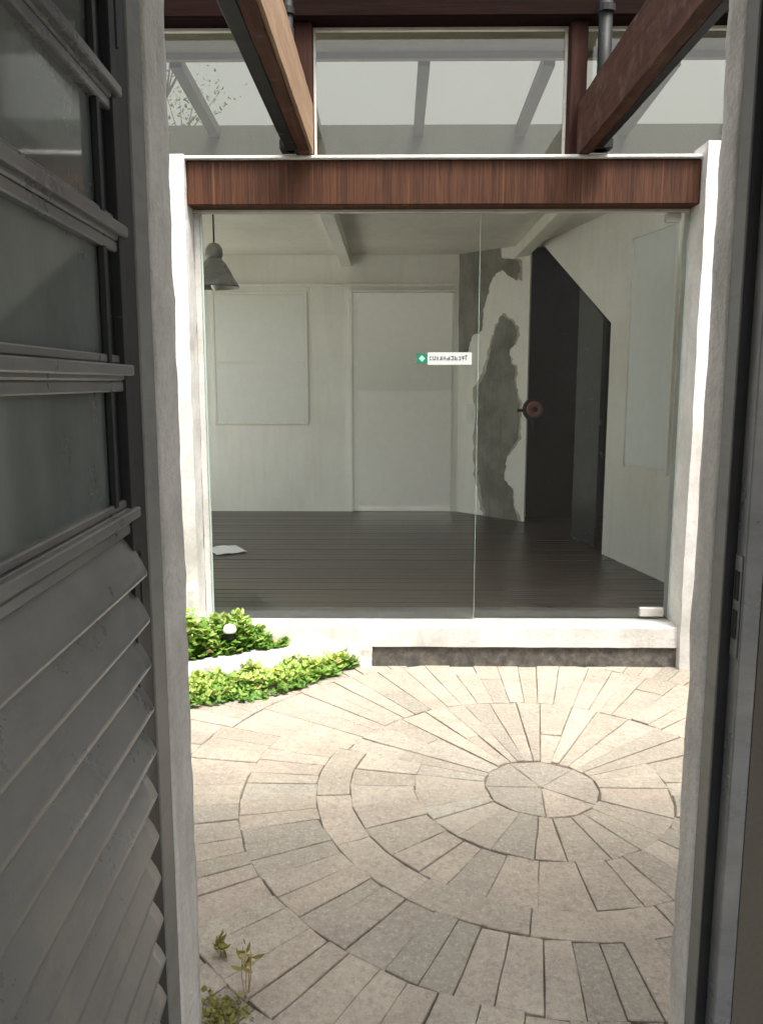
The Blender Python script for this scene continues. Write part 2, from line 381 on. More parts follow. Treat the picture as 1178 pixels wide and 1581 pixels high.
# ------------------------------------------------------------------ ground and courtyard paving
bm = bmesh.new(); bmesh.ops.create_grid(bm, x_segments=12, y_segments=12, size=150)
tag(obj('ground', bm, M['ground_dirt'], None, (0, 0, -0.06)), kind='structure')
tag(box('patio', -7.5, WX0 - .75, YF - .6, 9.5, -0.058, -0.02, M['patio_paving'], None, 0), kind='structure')  # unseen pale slab added to bounce sunlight into the room
pave = box('pavement', WX0, WX1, Y2 + .002, YF + .01, -0.05, -0.0075, M['bed_mortar'], None, 0); tag(pave, kind='structure')
PC = at(835, 1215, Z=0); PCX, PCY = PC.x, PC.y
STR = 1.04                                       # the rings are laid slightly oval
def stone_poly(r0, r1, a0, a1, gap):
    n = max(1, int((a1 - a0) * r1 / 0.09))
    da0 = gap / max(r0, 0.03) if r0 > 0 else 0; da1 = gap / r1
    pts = []
    for i in range(n + 1):
        t = i / n; a = (a0 + da1) + ((a1 - da1) - (a0 + da1)) * t
        rr = r1 - gap + random.uniform(-.004, .004)
        pts.append((rr * math.cos(a), rr * math.sin(a)))
    def side(a_in, a_out, out_first):
        q = []
        for t in (.33, .67):
            u = t if not out_first else 1 - t
            rr = r0 + gap + (r1 - r0 - 2 * gap) * u; aa = a_in + (a_out - a_in) * u + random.uniform(-.0022, .0022) / max(rr, .05)
            q.append((rr * math.cos(aa), rr * math.sin(aa)))
        return q
    if r0 > 0: pts += side(a1 - da0, a1 - da1, True)
    if r0 > 0:
        for i in range(n + 1):
            t = 1 - i / n; a = (a0 + da0) + ((a1 - da0) - (a0 + da0)) * t
            rr = r0 + gap + random.uniform(-.004, .004)
            pts.append((rr * math.cos(a), rr * math.sin(a)))
        pts += side(a0 + da0, a0 + da1, False)
    else:
        pts = [(r1 * math.cos(k * math.pi / 5) * random.uniform(.88, .99), r1 * math.sin(k * math.pi / 5) * random.uniform(.88, .99)) for k in range(10)]
    return pts
stones = []
def add_ring(r0, r1, n, lo=None, hi=None, core=False, split=0.0):
    off = random.uniform(0, 6.28) if lo is None else lo
    span = 2 * math.pi if lo is None else hi - lo
    k0 = n if lo is None else max(1, int(round(n * span / (2 * math.pi))))
    ws = [random.uniform(0.72, 1.28) for _ in range(k0)]; tot = sum(ws); a = off
    for wgt in ws:
        b = a + wgt / tot * span; am = (a + b) / 2
        cuts = [r0, r1]
        if random.random() < split: cuts = [r0, r0 + (r1 - r0) * random.uniform(.35, .68), r1]
        for ra, rb in zip(cuts[:-1], cuts[1:]):
            rm = (ra + rb) / 2
            cx, cy = PCX + (rm * math.cos(am) if not core else 0), PCY + (rm * math.sin(am) if not core else 0) * STR
            if WX0 + .03 < cx < WX1 - .03 and Y2 + .06 < cy < YF + 0.28:
                jr0 = ra + (random.uniform(-.003, .003) if ra > .1 else 0); jr1 = rb + random.uniform(-.003, .003)
                g_ = random.choice((.0006, .0009, .0012, .0014, .0018, .0024))
                stones.append((cx, cy, [(PCX + x, PCY + y * STR) for x, y in stone_poly(jr0, jr1, a, b, g_)]))
        a = b
F0, F1 = R(14), R(158)                            # far side: long stones run outward from the centre
add_ring(0.010, 0.213, 5)
add_ring(0.213, 0.80, 40, F0, F1, False, .35)
add_ring(0.80, 1.36, 70, F0, F1, False, .5)
add_ring(1.36, 1.96, 100, F0, F1, False, .6)
for r0, r1, n in ((0.213, 0.475, 25), (0.475, 0.715, 33), (0.715, 0.84, 13), (0.84, 1.115, 66), (1.115, 1.40, 80), (1.40, 1.68, 94), (1.68, 1.96, 108)):
    add_ring(r0, r1, n, F1, F0 + 2 * math.pi)
for r0, r1, n in ((1.96, 2.24, 124), (2.24, 2.52, 138), (2.52, 2.80, 152), (2.80, 3.1, 168)): add_ring(r0, r1, n)
def stone_mesh(b, cx, cy, pts, layer=None, tone=0):
    zt = random.uniform(-.0035, .003); tx, ty = random.uniform(-.008, .008), random.uniform(-.008, .008)
    def zz(x, y): return min(0.006, zt + (x - cx) * tx + (y - cy) * ty)
    def ins(p, k):
        d = Vector((cx - p[0], cy - p[1])); L = d.length; d = d / max(L, 1e-6) * min(k, L * .3); return p[0] + d.x, p[1] + d.y
    lo = [b.verts.new((p[0], p[1], -0.03)) for p in pts]
    mi = [b.verts.new((p[0], p[1], zz(*p) - 0.002)) for p in pts]
    hi = []
    for p in pts:
        q = ins(p, 0.003); hi.append(b.verts.new((q[0], q[1], zz(*q))))
    n = len(pts); fs = []
    for i in range(n):
        j = (i + 1) % n
        fs.append(b.faces.new((lo[i], lo[j], mi[j], mi[i]))); fs.append(b.faces.new((mi[i], mi[j], hi[j], hi[i])))
    fs.append(b.faces.new(hi))
    if layer is not None:
        for f in fs: f[layer] = tone
# the stones one can see best become parts, the rest one mass
def seen(c):
    px = 605 + 1280 * c[0] / c[1]
    return 250 < px < 1110
stones.sort(key=lambda s_: (0 if seen(s_) else 1, s_[1]))
NPART = min(300, sum(1 for s_ in stones if seen(s_)))
print('stones', len(stones), 'parts', NPART)
for cx, cy, pts in stones[:NPART]:
    b = bmesh.new(); stone_mesh(b, cx, cy, pts); bmesh.ops.recalc_face_normals(b, faces=b.faces[:])
    obj('paving_stone', b, M['paving'], pave)
b = bmesh.new(); lay = b.faces.layers.float.new('tone')
for cx, cy, pts in stones[NPART:]: stone_mesh(b, cx, cy, pts, lay, random.random())
bmesh.ops.recalc_face_normals(b, faces=b.faces[:])
tag(obj('paving_stones_beyond', b, M['paving_rest'], pave), kind='stuff')

# ------------------------------------------------------------------ courtyard side walls
for nm, xa, xb, lab in (('courtyard_wall', WX0 - .18, WX0, 'white plastered boundary wall on the left side of the paved courtyard'),
                        ('courtyard_wall', WX1, WX1 + .18, 'white plastered boundary wall on the right side of the paved courtyard')):
    tag(obj(nm, rough_bm(xa, xb, Y2 + .022, YF + .1, -0.05, 2.45, 0.15, 0.004), M['white_plaster']), lab, 'wall', 'courtyard side walls')

# ------------------------------------------------------------------ street-side building (where the camera stands)
fb = empty('front_building', (0, 0, 0), 0, 'front building with the open doorway, rough mortar reveals and dim porch', 'building')
HD = 2.28                                        # head of the door opening
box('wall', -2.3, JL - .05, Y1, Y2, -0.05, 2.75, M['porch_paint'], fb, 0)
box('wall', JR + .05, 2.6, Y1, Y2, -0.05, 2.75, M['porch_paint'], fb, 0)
box('lintel', JL - .05, JR + .05, Y1 + .001, Y2 - .001, HD, 2.749, M['porch_paint'], fb, 0)
box('court_render', -2.3, JL - .049, Y2 + .001, Y2 + .02, -0.02, 2.70, M['sill_stone'], fb, 0)  # unseen facing added for its reflection in the glass and bounced light
box('court_render', JR + .049, 2.6, Y2 + .001, Y2 + .02, -0.02, 2.70, M['sill_stone'], fb, 0)
box('court_render', JL - .0485, JR + .0485, Y2 + .001, Y2 + .02, HD, 2.70, M['sill_stone'], fb, 0)
YL1 = 1.329; YR1 = 1.386
obj('door_reveal', rough_bm(JL - .048, JL, YL1, Y2 + .012, -0.02, HD - .002, 0.018, 0.0035, 14), M['mortar'], fb, None, True)
obj('door_reveal', rough_bm(JR, JR + .048, YR1, Y2 + .012, -0.02, HD - .002, 0.018, 0.0035, 14), M['mortar'], fb, None, True)
# steel frame: left leg, right leg with rebate
YL0 = 1.249
box('door_frame', JL - .047, JL - .004, 1.204, YL0 + .009, 0.0, HD - .003, M['dark_steel'], fb, 0.002)
box('door_frame', JL - .047, JL - .002, YL0 + .010, YL1 - .001, 0.0, HD - .003, M['frame_grey'], fb, 0.002)
XS = JR * 537 / 520
box('door_frame', JR + .001, JR + .05, 1.340, YR1 - .001, 0.0, HD - .003, M['frame_grey'], fb, 0.002)
box('frame_rebate', JR + .002, JR + .049, 1.334, 1.3395, 0.0, HD - .003, M['dark_steel'], fb, 0.001)  # rebate face turned from the daylight, its shade put into the dark colour
fr = box('door_frame', XS, XS + .03, Y1 - .004, 1.3335, 0.0, HD - .003, M['door_steel'], fb, 0.002)
zk = at(1128, 935, Y=1.32).z
spb = box_bm(XS - .0025, XS - .0005, 1.303, 1.329, zk - .085, zk + .085, 0.0008)
sp = obj('strike_plate', spb, M['door_steel'], fr)
for dz in (-.03, .035): box('latch_hole', XS - .004, XS - .0026, 1.309, 1.322, zk + dz - .022, zk + dz + .022, M['black_iron'], sp, 0.0) if False else obj('latch_hole', box_bm(XS - .0040, XS - .0027, 1.308, 1.323, zk + dz - .024, zk + dz + .024, 0), M['black_iron'], fr)
box('door_head', JL - .047, JR + .05, 1.30, 1.38, HD - .002, HD + .04, M['frame_grey'], fb, 0.002)
box('porch_floor', -2.3, 2.6, -1.3, Y2 + .0, -0.05, 0.0, M['concrete'], fb, 0)
box('porch_roof', -2.3, 2.6, -1.3, Y2 + .20, 2.751, 2.90, M['porch_paint'], fb, 0)  # unseen roof, eave and back edge sized to shade paving and door
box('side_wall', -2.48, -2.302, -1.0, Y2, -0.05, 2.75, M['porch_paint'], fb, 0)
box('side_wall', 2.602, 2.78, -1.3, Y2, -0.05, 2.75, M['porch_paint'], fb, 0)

# ------------------------------------------------------------------ louvred steel door, opened against the left
DH = Vector(((206 - 605) * 1.2 / F, 1.2, 0))     # hinge edge of its inner face
dd = empty('louvred_door', DH, math.atan(55 / F), 'dark grey steel door with glass panes above and louvres below, opened inward', 'door')
# local axes: leaf runs from hinge (y=0) towards the camera (y<0); its inner face is x=0, thickness to -x
LW = 0.86
def lb(name, x0, x1, y0, y1, z0, z1, m, bev=0.002, par=None): return obj(name, box_bm(x0, x1, y0, y1, z0, z1, bev), m, par or dd, (0, 0, 0))
lb('stile', -.034, -.012, -.080, -.0305, 0.03, 2.25, M['dark_steel'])
lb('stile_edge', -.034, 0, -.030, 0.0, 0.03, 2.25, M['dark_steel'])
lb('stile', -.034, 0, -LW, -LW + .045, 0.03, 2.25, M['dark_steel'])
lb('glazing_bead', -.0115, -.004, -.088, -.074, 1.33, 2.2, M['dark_steel'], 0.001)
def dz(py): return at(206, py, Y=1.2).z
rails = [dz(150), dz(365), dz(576), dz(792)]
top = dz(-70)
for i, z in enumerate(rails + [top]):
    lb('rail', -.028, -.001, -LW + .046, -.0005, z - .011, z + .012, M['door_steel'], 0.0025)
    if True:
        b = box_bm(-.026, .008, -LW + .0465, -.008, z - .004, z + .011, 0.002); box_bm(-.026, -.003, -LW + .0465, -.006, z - .026, z - .0115, 0.002, b)
        box_bm(-.026, -.006, -LW + .0465, -.006, z + .0125, z + .024, 0.002, b)
        obj('glazing_bar', b, M['door_steel'], dd, (0, 0, 0))
zs = sorted(rails + [top])
for a_, c_ in zip(zs[:-1], zs[1:]):
    lb('pane', -.020, -.015, -LW + .046, -.081, a_ + .012, c_ - .012, M['door_glass'], 0)
lb('rail', -.034, -.001, -LW + .046, -.0305, 0.03, 0.14, M['door_steel'])
pitch_ = 0.0695
z = rails[3] - .058
sm = None
k = 0
while z > 0.17:
    if sm is None:
        # slat section (x,z): tilted blade whose lower lip leans into the porch, then folds back
        prof = [(-.031, .031), (-.027, .0365), (-.020, .0350), (-.0125, .027), (-.006, .016), (.001, .003), (.0065, -.010), (.0105, -.020), (.0125, -.0245), (.0115, -.0285), (.007, -.0305), (-.012, -.0335), (-.0125, -.0315), (.006, -.0282), (.009, -.0245), (.004, -.012), (-.0015, .001), (-.0085, .014), (-.0155, .025), (-.0215, .0315), (-.026, .0335), (-.0295, .0295)]
        prof = [(x * 1.25, zz * 1.2) for x, zz in prof]
        b = bmesh.new(); n = len(prof); L0, L1 = -LW + .047, -.014
        rr = []
        ends = [0, .1, .2, .3, .4, .5, .6, .7, .8, .9, .96, 1.0]
        for q, u in enumerate(ends):
            yy = L0 + (L1 - L0) * u; cut = max(0, (u - .9) / .1)
            rr.append([b.verts.new((p[0] + .0006 * math.sin(u * 9), yy - cut * 0.034 * max(0, (p[1] + .012) / .055) ** 1.6, p[1])) for p in prof])
        for q in range(len(ends) - 1):
            for i in range(n): b.faces.new((rr[q][i], rr[q][(i + 1) % n], rr[q + 1][(i + 1) % n], rr[q + 1][i])).smooth = True
        b.faces.new(rr[0]); b.faces.new(rr[-1][::-1]); bmesh.ops.recalc_face_normals(b, faces=b.faces[:])
        sm = bpy.data.meshes.new('slat'); b.to_mesh(sm); b.free(); sm.materials.append(M['door_steel'])
    o = bpy.data.objects.new('slat', sm); COL.objects.link(o); o.parent = dd; o.location = (random.uniform(-.001, .001), 0, z + random.uniform(-.0012, .0012))
    o.rotation_euler = (random.uniform(-.003, .003), random.uniform(-.02, .02), 0)
    z -= pitch_; k += 1
lb('backing_sheet', -.0485, -.046, -LW + .046, -.031, 0.141, rails[3] - .012, M['dark_steel'], 0)
for hz in (0.35, 1.2, 2.0):
    obj('hinge', tube_bm([(-.006, .006, hz - .05), (-.006, .006, hz + .05)], 0.008), M['dark_steel'], dd, (0, 0, 0))

# ------------------------------------------------------------------ glazed house at the back of the court
hs_ = empty('glazed_house', (0, 0, 0), 0, 'white house at the back of the courtyard with a glazed front and dark timber beams', 'house')
XO0, XO1 = WX0 - .6, WX1 + .6
box('plinth', XO0, XO1, YF, YG + .2, -0.05, ZP, M['granite'], hs_, 0.003)
obj('step', rough_bm(XO0, XO1, YF - .018, YG - .03, ZP + .001, ZS, 0.06, 0.003, 11), M['white_plaster'], hs_)
box('threshold', XL - .02, XR + .02, YG - .029, YG + .24, ZP + .001, ZS + .004, M['sill_stone'], hs_, 0.004)
fl = box('floor', XO0, XO1, YG + .2405, YB + .2, ZP - .1, ZS - .012, M['cement'], hs_, 0)
yy = YG + .243; bw = 0.098; k = 0
while yy < YB + .1:
    b = box_bm(-1.95, 2.0, yy, yy + bw - .0045, ZS - .0115, ZS + .004 + random.uniform(-.0012, .0012), 0.002)
    obj('floor_board', b, M['deck_wood'], fl); yy += bw
# columns either side of the glass
zcl = at(280, 237, Y=YC).z; zcr = at(1085, 219, Y=YC).z
obj('column', rough_bm(XL - .24, XL, YC, YG + .10, ZS - .05, zcl, 0.05, 0.006, 7), M['white_plaster'], hs_, None, False)
obj('column', rough_bm(XR + .003, XR + .24, YC - .03, YG + .10, 0.0, zcr, 0.05, 0.005, 7), M['white_plaster'], hs_, None, False)
box('front_wall', XO0, XL - .238, YF + .06, YG + .10, ZS - .02, ZB1, M['white_plaster'], hs_, 0)
box('front_wall', XR + .238, XO1, YF + .06, YG + .10, ZS - .02, ZB1, M['white_plaster'], hs_, 0)
bmv = box_bm(XL + .002, XR + .001, YF + .02, YG + .06, ZB0, ZB1, 0.006)
obj('front_beam', bmv, M['beam_wood'], hs_)
box('beam_flashing', XL - .1, XR - .002, YF - .005, YG + .08, ZB1 + .001, ZB1 + .016, M['white_plaster'], hs_, 0.003)
box('glazing_channel', XL + .002, XR - .01, YG - .018, YG + .022, ZB0 - .016, ZB0 - .001, M['aluminium_trim'], hs_, 0.002)
# panes
def pane(name, x0, x1, y, z0, z1, par, t=0.010, edges=(0, 1)):
    b = bmesh.new()
    v = [b.verts.new(p) for p in ((x0, y, z0), (x1, y, z0), (x1, y, z1), (x0, y, z1))]
    b.faces.new(v)
    o = obj(name, b, M['clear_glass'], par)
    for xe in [(x0, x1 - (.0014 if len(edges) > 1 else .009))[k_] for k_ in edges]: obj('pane_edge', box_bm(xe, xe + (.0014 if xe > x0 and len(edges) > 1 else .009), y - t / 2, y + t / 2, z0, z1, 0), M['glass_edge'], o)
    return o
xs = at(738, 600, Y=YG).x; xdr = at(1052, 600, Y=YG).x
xg0 = at(318, 600, Y=YG).x
pane('fixed_pane', xg0, xs - .002, YG, ZS + .006, ZB0 - .017, hs_, .01, (0, 1))
box('glass_jamb', XL + .001, xg0 - .003, YG + .002, YG + .06, ZS + .006, ZB0 - .017, M['white_plaster'], hs_, 0.002)
gd = pane('glass_door', xs + .002, xdr, YG + .014, ZS + .012, ZB0 - .019, hs_, .01, (1,))
p = at(1042, 318, Y=YG)
def clamp(x, z, w, h, nm='pivot_fitting'):
    b = box_bm(x - w / 2, x + w / 2, YG - .006, YG + .034, z - h / 2, z + h / 2, 0.005); obj(nm, b, M['aluminium_trim'], gd)
clamp(p.x - .005, ZB0 - .04, 0.075, 0.045)
p = at(1006, 936, Y=YG); clamp(p.x, ZS + .045, 0.13, 0.05)
# upper glazing
zt = ZB1 + .016
px1 = [(at(455, 120, Y=YF + .05).x, at(482, 120, Y=YF + .05).x), (at(880, 120, Y=YF + .05).x, at(906, 120, Y=YF + .05).x)]
for a_, c_ in px1: box('post', a_, c_, YF + .05, YG + .04, zt + .001, ZH, M['post_wood'], hs_, 0.004)
box('post', XO0, XO0 + .1, YF + .05, YG + .04, zt + .001, ZH, M['post_wood'], hs_, 0.004)
box('post', XO1 - .1, XO1, YF + .05, YG + .04, zt + .001, ZH, M['post_wood'], hs_, 0.004)
box('header_beam', XO0, XO1, YF + .0, YG + .06, ZH + .001, ZH + .34, M['header_wood'], hs_, 0.006)
ed = [XO0 + .1, px1[0][0], px1[0][1], px1[1][0], px1[1][1], XO1 - .1]
for a_, c_ in ((ed[0], ed[1]), (ed[2], ed[3]), (ed[4], ed[5])):
    pn = obj('upper_pane', (lambda b: (b.faces.new([b.verts.new(q) for q in ((a_, YG, zt), (c_, YG, zt), (c_, YG, ZH), (a_, YG, ZH))]), b)[1])(bmesh.new()), M['clear_glass'], hs_)
    b = box_bm(a_ + .001, a_ + .013, YG - .02, YG + .006, zt + .002, ZH - .001, 0.001); box_bm(c_ - .013, c_ - .001, YG - .02, YG + .006, zt + .002, ZH - .001, 0.001, b)
    box_bm(a_ + .0135, c_ - .0135, YG - .02, YG + .006, ZH - .016, ZH - .001, 0.001, b)
    obj('glazing_bead', b, M['aluminium_trim'], pn)
# upper space: soffit, skylight, rear wall
YS1 = 5.85; ZS1 = at(600, 95, Y=YS1).z
YS2 = YS1 * 193 / 160.; ZS2 = at(600, 203, Y=YS2).z
box('soffit', XO0, XO1, YG + .061, YS1, ZS1 + .04, ZS1 + .12, M['soffit_paint'], hs_, 0)
box('soffit_edge', XO0, XO1, YS1 - .05, YS1 + .001, ZS1 - .0, ZS1 + .039, M['soffit_paint'], hs_, 0)
box('gable_wall', XO0, XO1, YS2 + .03, YS2 + .16, ZCE + .05, ZS2 + .06, M['grey_wall'], hs_, 0)
def ridge(u): return ZS1 + (ZS2 - ZS1) * u
rx = [at(p_, 95, Y=YS1).x for p_ in (77, 271, 463, 655, 848, 1042, 1236)]
for x in rx:
    prism('rafter', [(YS1 + .002, ZS1 - .03), (YS2 + .03, ZS2 - .03), (YS2 + .03, ZS2 + .05), (YS1 + .002, ZS1 + .05)], 'x', x - .038, x + .038, M['grey_wall'], hs_)
for xa, xb in zip(rx[:-1], rx[1:]):
    b = bmesh.new(); b.faces.new([b.verts.new(q) for q in ((xa + .02, YS1, ZS1 + .055), (xb - .02, YS1, ZS1 + .055), (xb - .02, YS2 + .03, ZS2 + .055), (xa + .02, YS2 + .03, ZS2 + .055))])
    obj('skylight_pane', b, M['roof_glass'], hs_)
box('side_wall', XO1, XO1 + .12, YF + .05, YB + .2, -0.05, ZS1 + .12, M['room_paint'], hs_, 0)
# left side of the house: unseen glazed opening added to light the room
LY0, LY1, LZ0, LZ1 = YG + .15, YB - .12, ZS + .04, ZCE - .06
box('side_wall', XO0 - .12, XO0, YF + .05, YB + .2, -0.05, LZ0, M['room_paint'], hs_, 0)
box('side_wall', XO0 - .12, XO0, YF + .05, YB + .2, LZ1, ZS1 + .12, M['room_paint'], hs_, 0)
box('side_wall', XO0 - .12, XO0, YF + .05, LY0, LZ0 + .0005, LZ1 - .0005, M['room_paint'], hs_, 0)
box('side_wall', XO0 - .12, XO0, LY1, YB + .2, LZ0 + .0005, LZ1 - .0005, M['room_paint'], hs_, 0)
gw = bmesh.new(); gw.faces.new([gw.verts.new(q) for q in ((XO0 - .06, LY0, LZ0), (XO0 - .06, LY1, LZ0), (XO0 - .06, LY1, LZ1), (XO0 - .06, LY0, LZ1))])
gw = obj('garden_window', gw, M['clear_glass'], hs_)
for k_ in (1, 2):
    ym = LY0 + (LY1 - LY0) * k_ / 3; obj('mullion', box_bm(XO0 - .08, XO0 - .04, ym - .02, ym + .02, LZ0 + .001, LZ1 - .001, 0.002), M['white_plaster'], gw)
# room shell
YOP = YG + 1.35                                   # ceiling begins here; nearer the glass the room is open to the skylight
box('ceiling', XO0, XO1, YOP, YB + .2, ZCE + .001, ZCE + .1, M['ceiling_paint'], hs_, 0)
bw_ = box('back_wall', XO0, XO1, YB, YB + .2, ZS - .05, ZCE, M['room_paint'], hs_, 0)
xk = at(535, 393, Y=YB).x
box('ceiling_beam', xk - .05, xk + .05, YOP - .1, YB - .001, ZCE - .11, ZCE - .0, M['room_paint'], hs_, 0.004)
xk2 = at(792, 372, Y=YB).x
box('ceiling_beam', xk2 - .05, xk2 + .06, YOP - .1, YB - .3, ZCE - .10, ZCE - .001, M['ceiling_paint'], hs_, 0.004)
zl = at(500, 440, Y=YB).z
box('wall_ledge', XO0, at(702, 440, Y=YB).x, YB - .035, YB - .0005, zl - .015, zl + .012, M['room_paint'], hs_, 0.003)
# flush door in the back wall
dx0, dx1, dz1 = at(545, 600, Y=YB).x, at(697, 600, Y=YB).x, at(600, 452, Y=YB).z
bd = box('back_door', dx0, dx1, YB - .022, YB - .0005, ZS + .01, dz1, M['white_door'], hs_, 0.003)
b = box_bm(dx0 - .03, dx0 - .001, YB - .03, YB - .0004, ZS + .005, dz1 + .03, 0.003); box_bm(dx0 - .0005, dx1 + .03, YB - .03, YB - .0004, dz1 + .001, dz1 + .03, 0.003, b)
obj('door_casing', b, M['room_paint'], bd)
# back window with frosted light
wx0, wx1, wz1, wz0 = at(332, 500, Y=YB).x, at(470, 500, Y=YB).x, at(400, 455, Y=YB).z, at(400, 650, Y=YB).z
bwn = box('back_window', wx0, wx1, YB - .012, YB - .0005, wz0, wz1, M['frosted'], hs_, 0.002)
b = bmesh.new(); t_ = .03
for q in ((wx0 - t_, wx0 - .001, wz0 - t_, wz1 + t_), (wx1 + .001, wx1 + t_, wz0 - t_, wz1 + t_), (wx0 - .0005, wx1 + .0005, wz1 + .001, wz1 + t_), (wx0 - .0005, wx1 + .0005, wz0 - t_, wz0 - .001)):
    box_bm(q[0], q[1], YB - .015, YB - .0004, q[2], q[3], 0.002, b)
obj('window_frame', b, M['room_paint'], bwn)
zm = at(400, 560, Y=YB).z
obj('meeting_rail', box_bm(wx0, wx1, YB - .018, YB - .0125, zm - .012, zm + .012, 0.002), M['room_paint'], bwn)

# right wall, slightly splayed, with the raking opening under the stair
A0 = at(1035, 905, Z=ZS); A1 = at(926, 856, Z=ZS); A2 = at(811, 802, Z=ZS)
wd_ = (A2 - A0); wd_.z = 0; wl = wd_.length; wd_.normalize(); wn = Vector((wd_.y, -wd_.x, 0))   # wn points to +x side
An = A0 - wd_ * ((A0.y - (YG + .10)) / wd_.y)
def wall_pt(dist, z, off=0): p_ = An + wd_ * dist + wn * off; return Vector((p_.x, p_.y, z))
d1 = (A1 - An).length; d2 = (A2 - An).length
def on_wall(px, py):                              # pixel -> (dist, z) on the splayed wall
    q0 = at(px, py, Y=1.0) - CAM; t = (An - CAM).dot(wn) / q0.dot(wn); p_ = CAM + q0 * t
    return ((p_ - An).dot(wd_), p_.z)
def wall_prism(name, pts, o0, o1, m, par):
    b = bmesh.new(); lo = [b.verts.new(wall_pt(p_[0], p_[1], o0)) for p_ in pts]; hi = [b.verts.new(wall_pt(p_[0], p_[1], o1)) for p_ in pts]
    b.faces.new(lo); b.faces.new(hi); n = len(pts)
    for i in range(n): b.faces.new((lo[i], lo[(i + 1) % n], hi[(i + 1) % n], hi[i]))
    bmesh.ops.recalc_face_normals(b, faces=b.faces[:]); return obj(name, b, m, par)
c1 = on_wall(934, 500); c2 = on_wall(815, 366)
rw = wall_prism('stair_wall', [(0, ZS - .01), (d1, ZS - .01), (d1, c1[1]), (d2 - .02, c2[1]), (d2 - .02, ZCE + .0), (YOP - YG, ZCE + .0), (0, ZCE + .0)], 0, .10, M['room_paint'], hs_)
# under the stair: dark cupboard space, raking soffit, leaning panels
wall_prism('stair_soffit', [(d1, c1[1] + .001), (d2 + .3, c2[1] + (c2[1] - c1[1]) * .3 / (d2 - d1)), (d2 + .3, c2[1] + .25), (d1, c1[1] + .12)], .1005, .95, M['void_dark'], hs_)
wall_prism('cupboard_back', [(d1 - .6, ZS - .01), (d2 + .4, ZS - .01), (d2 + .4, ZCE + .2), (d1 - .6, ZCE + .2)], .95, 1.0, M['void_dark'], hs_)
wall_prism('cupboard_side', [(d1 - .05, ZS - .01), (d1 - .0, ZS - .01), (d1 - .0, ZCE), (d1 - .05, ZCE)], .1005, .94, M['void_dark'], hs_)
e0, e1 = on_wall(921, 600)[0], on_wall(884, 600)[0]
wall_prism('stair_panel', [(e0, ZS + .01), (e1, ZS + .01), (e1, c1[1] + .33), (e0, c1[1] + .05)], .03, .05, M['panel_dark'], hs_)
f0, f1 = on_wall(878, 600)[0], on_wall(846, 600)[0]
wall_prism('stair_panel', [(f0, on_wall(878, 702)[1]), (f1, on_wall(846, 672)[1]), (f1, c1[1] + .55), (f0, c1[1] + .36)], .30, .32, M['panel_dark'], hs_)
pa, pb = on_wall(878, 704), on_wall(846, 674)
wall_prism('stair_nosing', [(pa[0], pa[1] - .02), (pb[0], pb[1] - .02), (pb[0], pb[1] + .012), (pa[0], pa[1] + .012)], .27, .299, M['bright_metal'], hs_)
g0 = on_wall(938, 700)[0]
wall_prism('opening_trim', [(d1 + .001, ZS + .005), (d1 + .05, ZS + .005), (d1 + .05, c1[1] + .04), (d1 + .001, c1[1])], .02, .10, M['panel_dark'], hs_)
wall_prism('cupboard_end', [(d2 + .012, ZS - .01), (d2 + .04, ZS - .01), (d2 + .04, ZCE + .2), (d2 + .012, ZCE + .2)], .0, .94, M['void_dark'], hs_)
# pale panel on the right wall, painted in place of a reflection
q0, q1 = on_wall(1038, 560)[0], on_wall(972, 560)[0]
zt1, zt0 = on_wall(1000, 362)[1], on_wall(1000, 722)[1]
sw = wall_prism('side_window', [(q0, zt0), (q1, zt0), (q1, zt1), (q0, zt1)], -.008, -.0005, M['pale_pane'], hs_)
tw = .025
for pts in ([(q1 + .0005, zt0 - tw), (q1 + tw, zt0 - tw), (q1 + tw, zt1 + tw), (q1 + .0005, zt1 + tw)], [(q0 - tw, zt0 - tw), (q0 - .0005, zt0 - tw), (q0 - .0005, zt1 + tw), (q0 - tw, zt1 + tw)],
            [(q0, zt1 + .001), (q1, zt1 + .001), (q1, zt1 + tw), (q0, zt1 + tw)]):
    wall_prism('window_frame', pts, -.018, -.0004, M['room_paint'], sw)  # thin frame made up to edge the reflected rectangle

# stripped plaster pillar between back wall and stair opening
B0 = at(702, 790, Z=ZS); B1 = at(808, 806, Z=ZS)
pd = (B1 - B0); pd.z = 0; pl = pd.length; pd.normalize(); pn_ = Vector((pd.y, -pd.x, 0))      # towards the camera
def pil_pt(d, z, off=0): p_ = B0 + pd * d + pn_ * off; return Vector((p_.x, p_.y, z))
def on_pil(px, py):
    q = at(px, py, Y=1.0) - CAM; t = (B0 - CAM).dot(pn_) / q.dot(pn_); p_ = CAM + q * t; return ((p_ - B0).dot(pd), p_.z)
def pil_prism(name, pts, o0, o1, m, par):
    b = bmesh.new(); lo = [b.verts.new(pil_pt(p_[0], p_[1], o0)) for p_ in pts]; hi = [b.verts.new(pil_pt(p_[0], p_[1], o1)) for p_ in pts]
    b.faces.new(lo); b.faces.new(hi); n = len(pts)
    for i in range(n): b.faces.new((lo[i], lo[(i + 1) % n], hi[(i + 1) % n], hi[i]))
    bmesh.ops.recalc_face_normals(b, faces=b.faces[:]); return obj(name, b, m, par)
pil = pil_prism('pillar', [(0, ZS - .01), (pl, ZS - .01), (pl, ZCE + .3), (0, ZCE + .3)], -.02, 0, M['room_paint'], hs_)
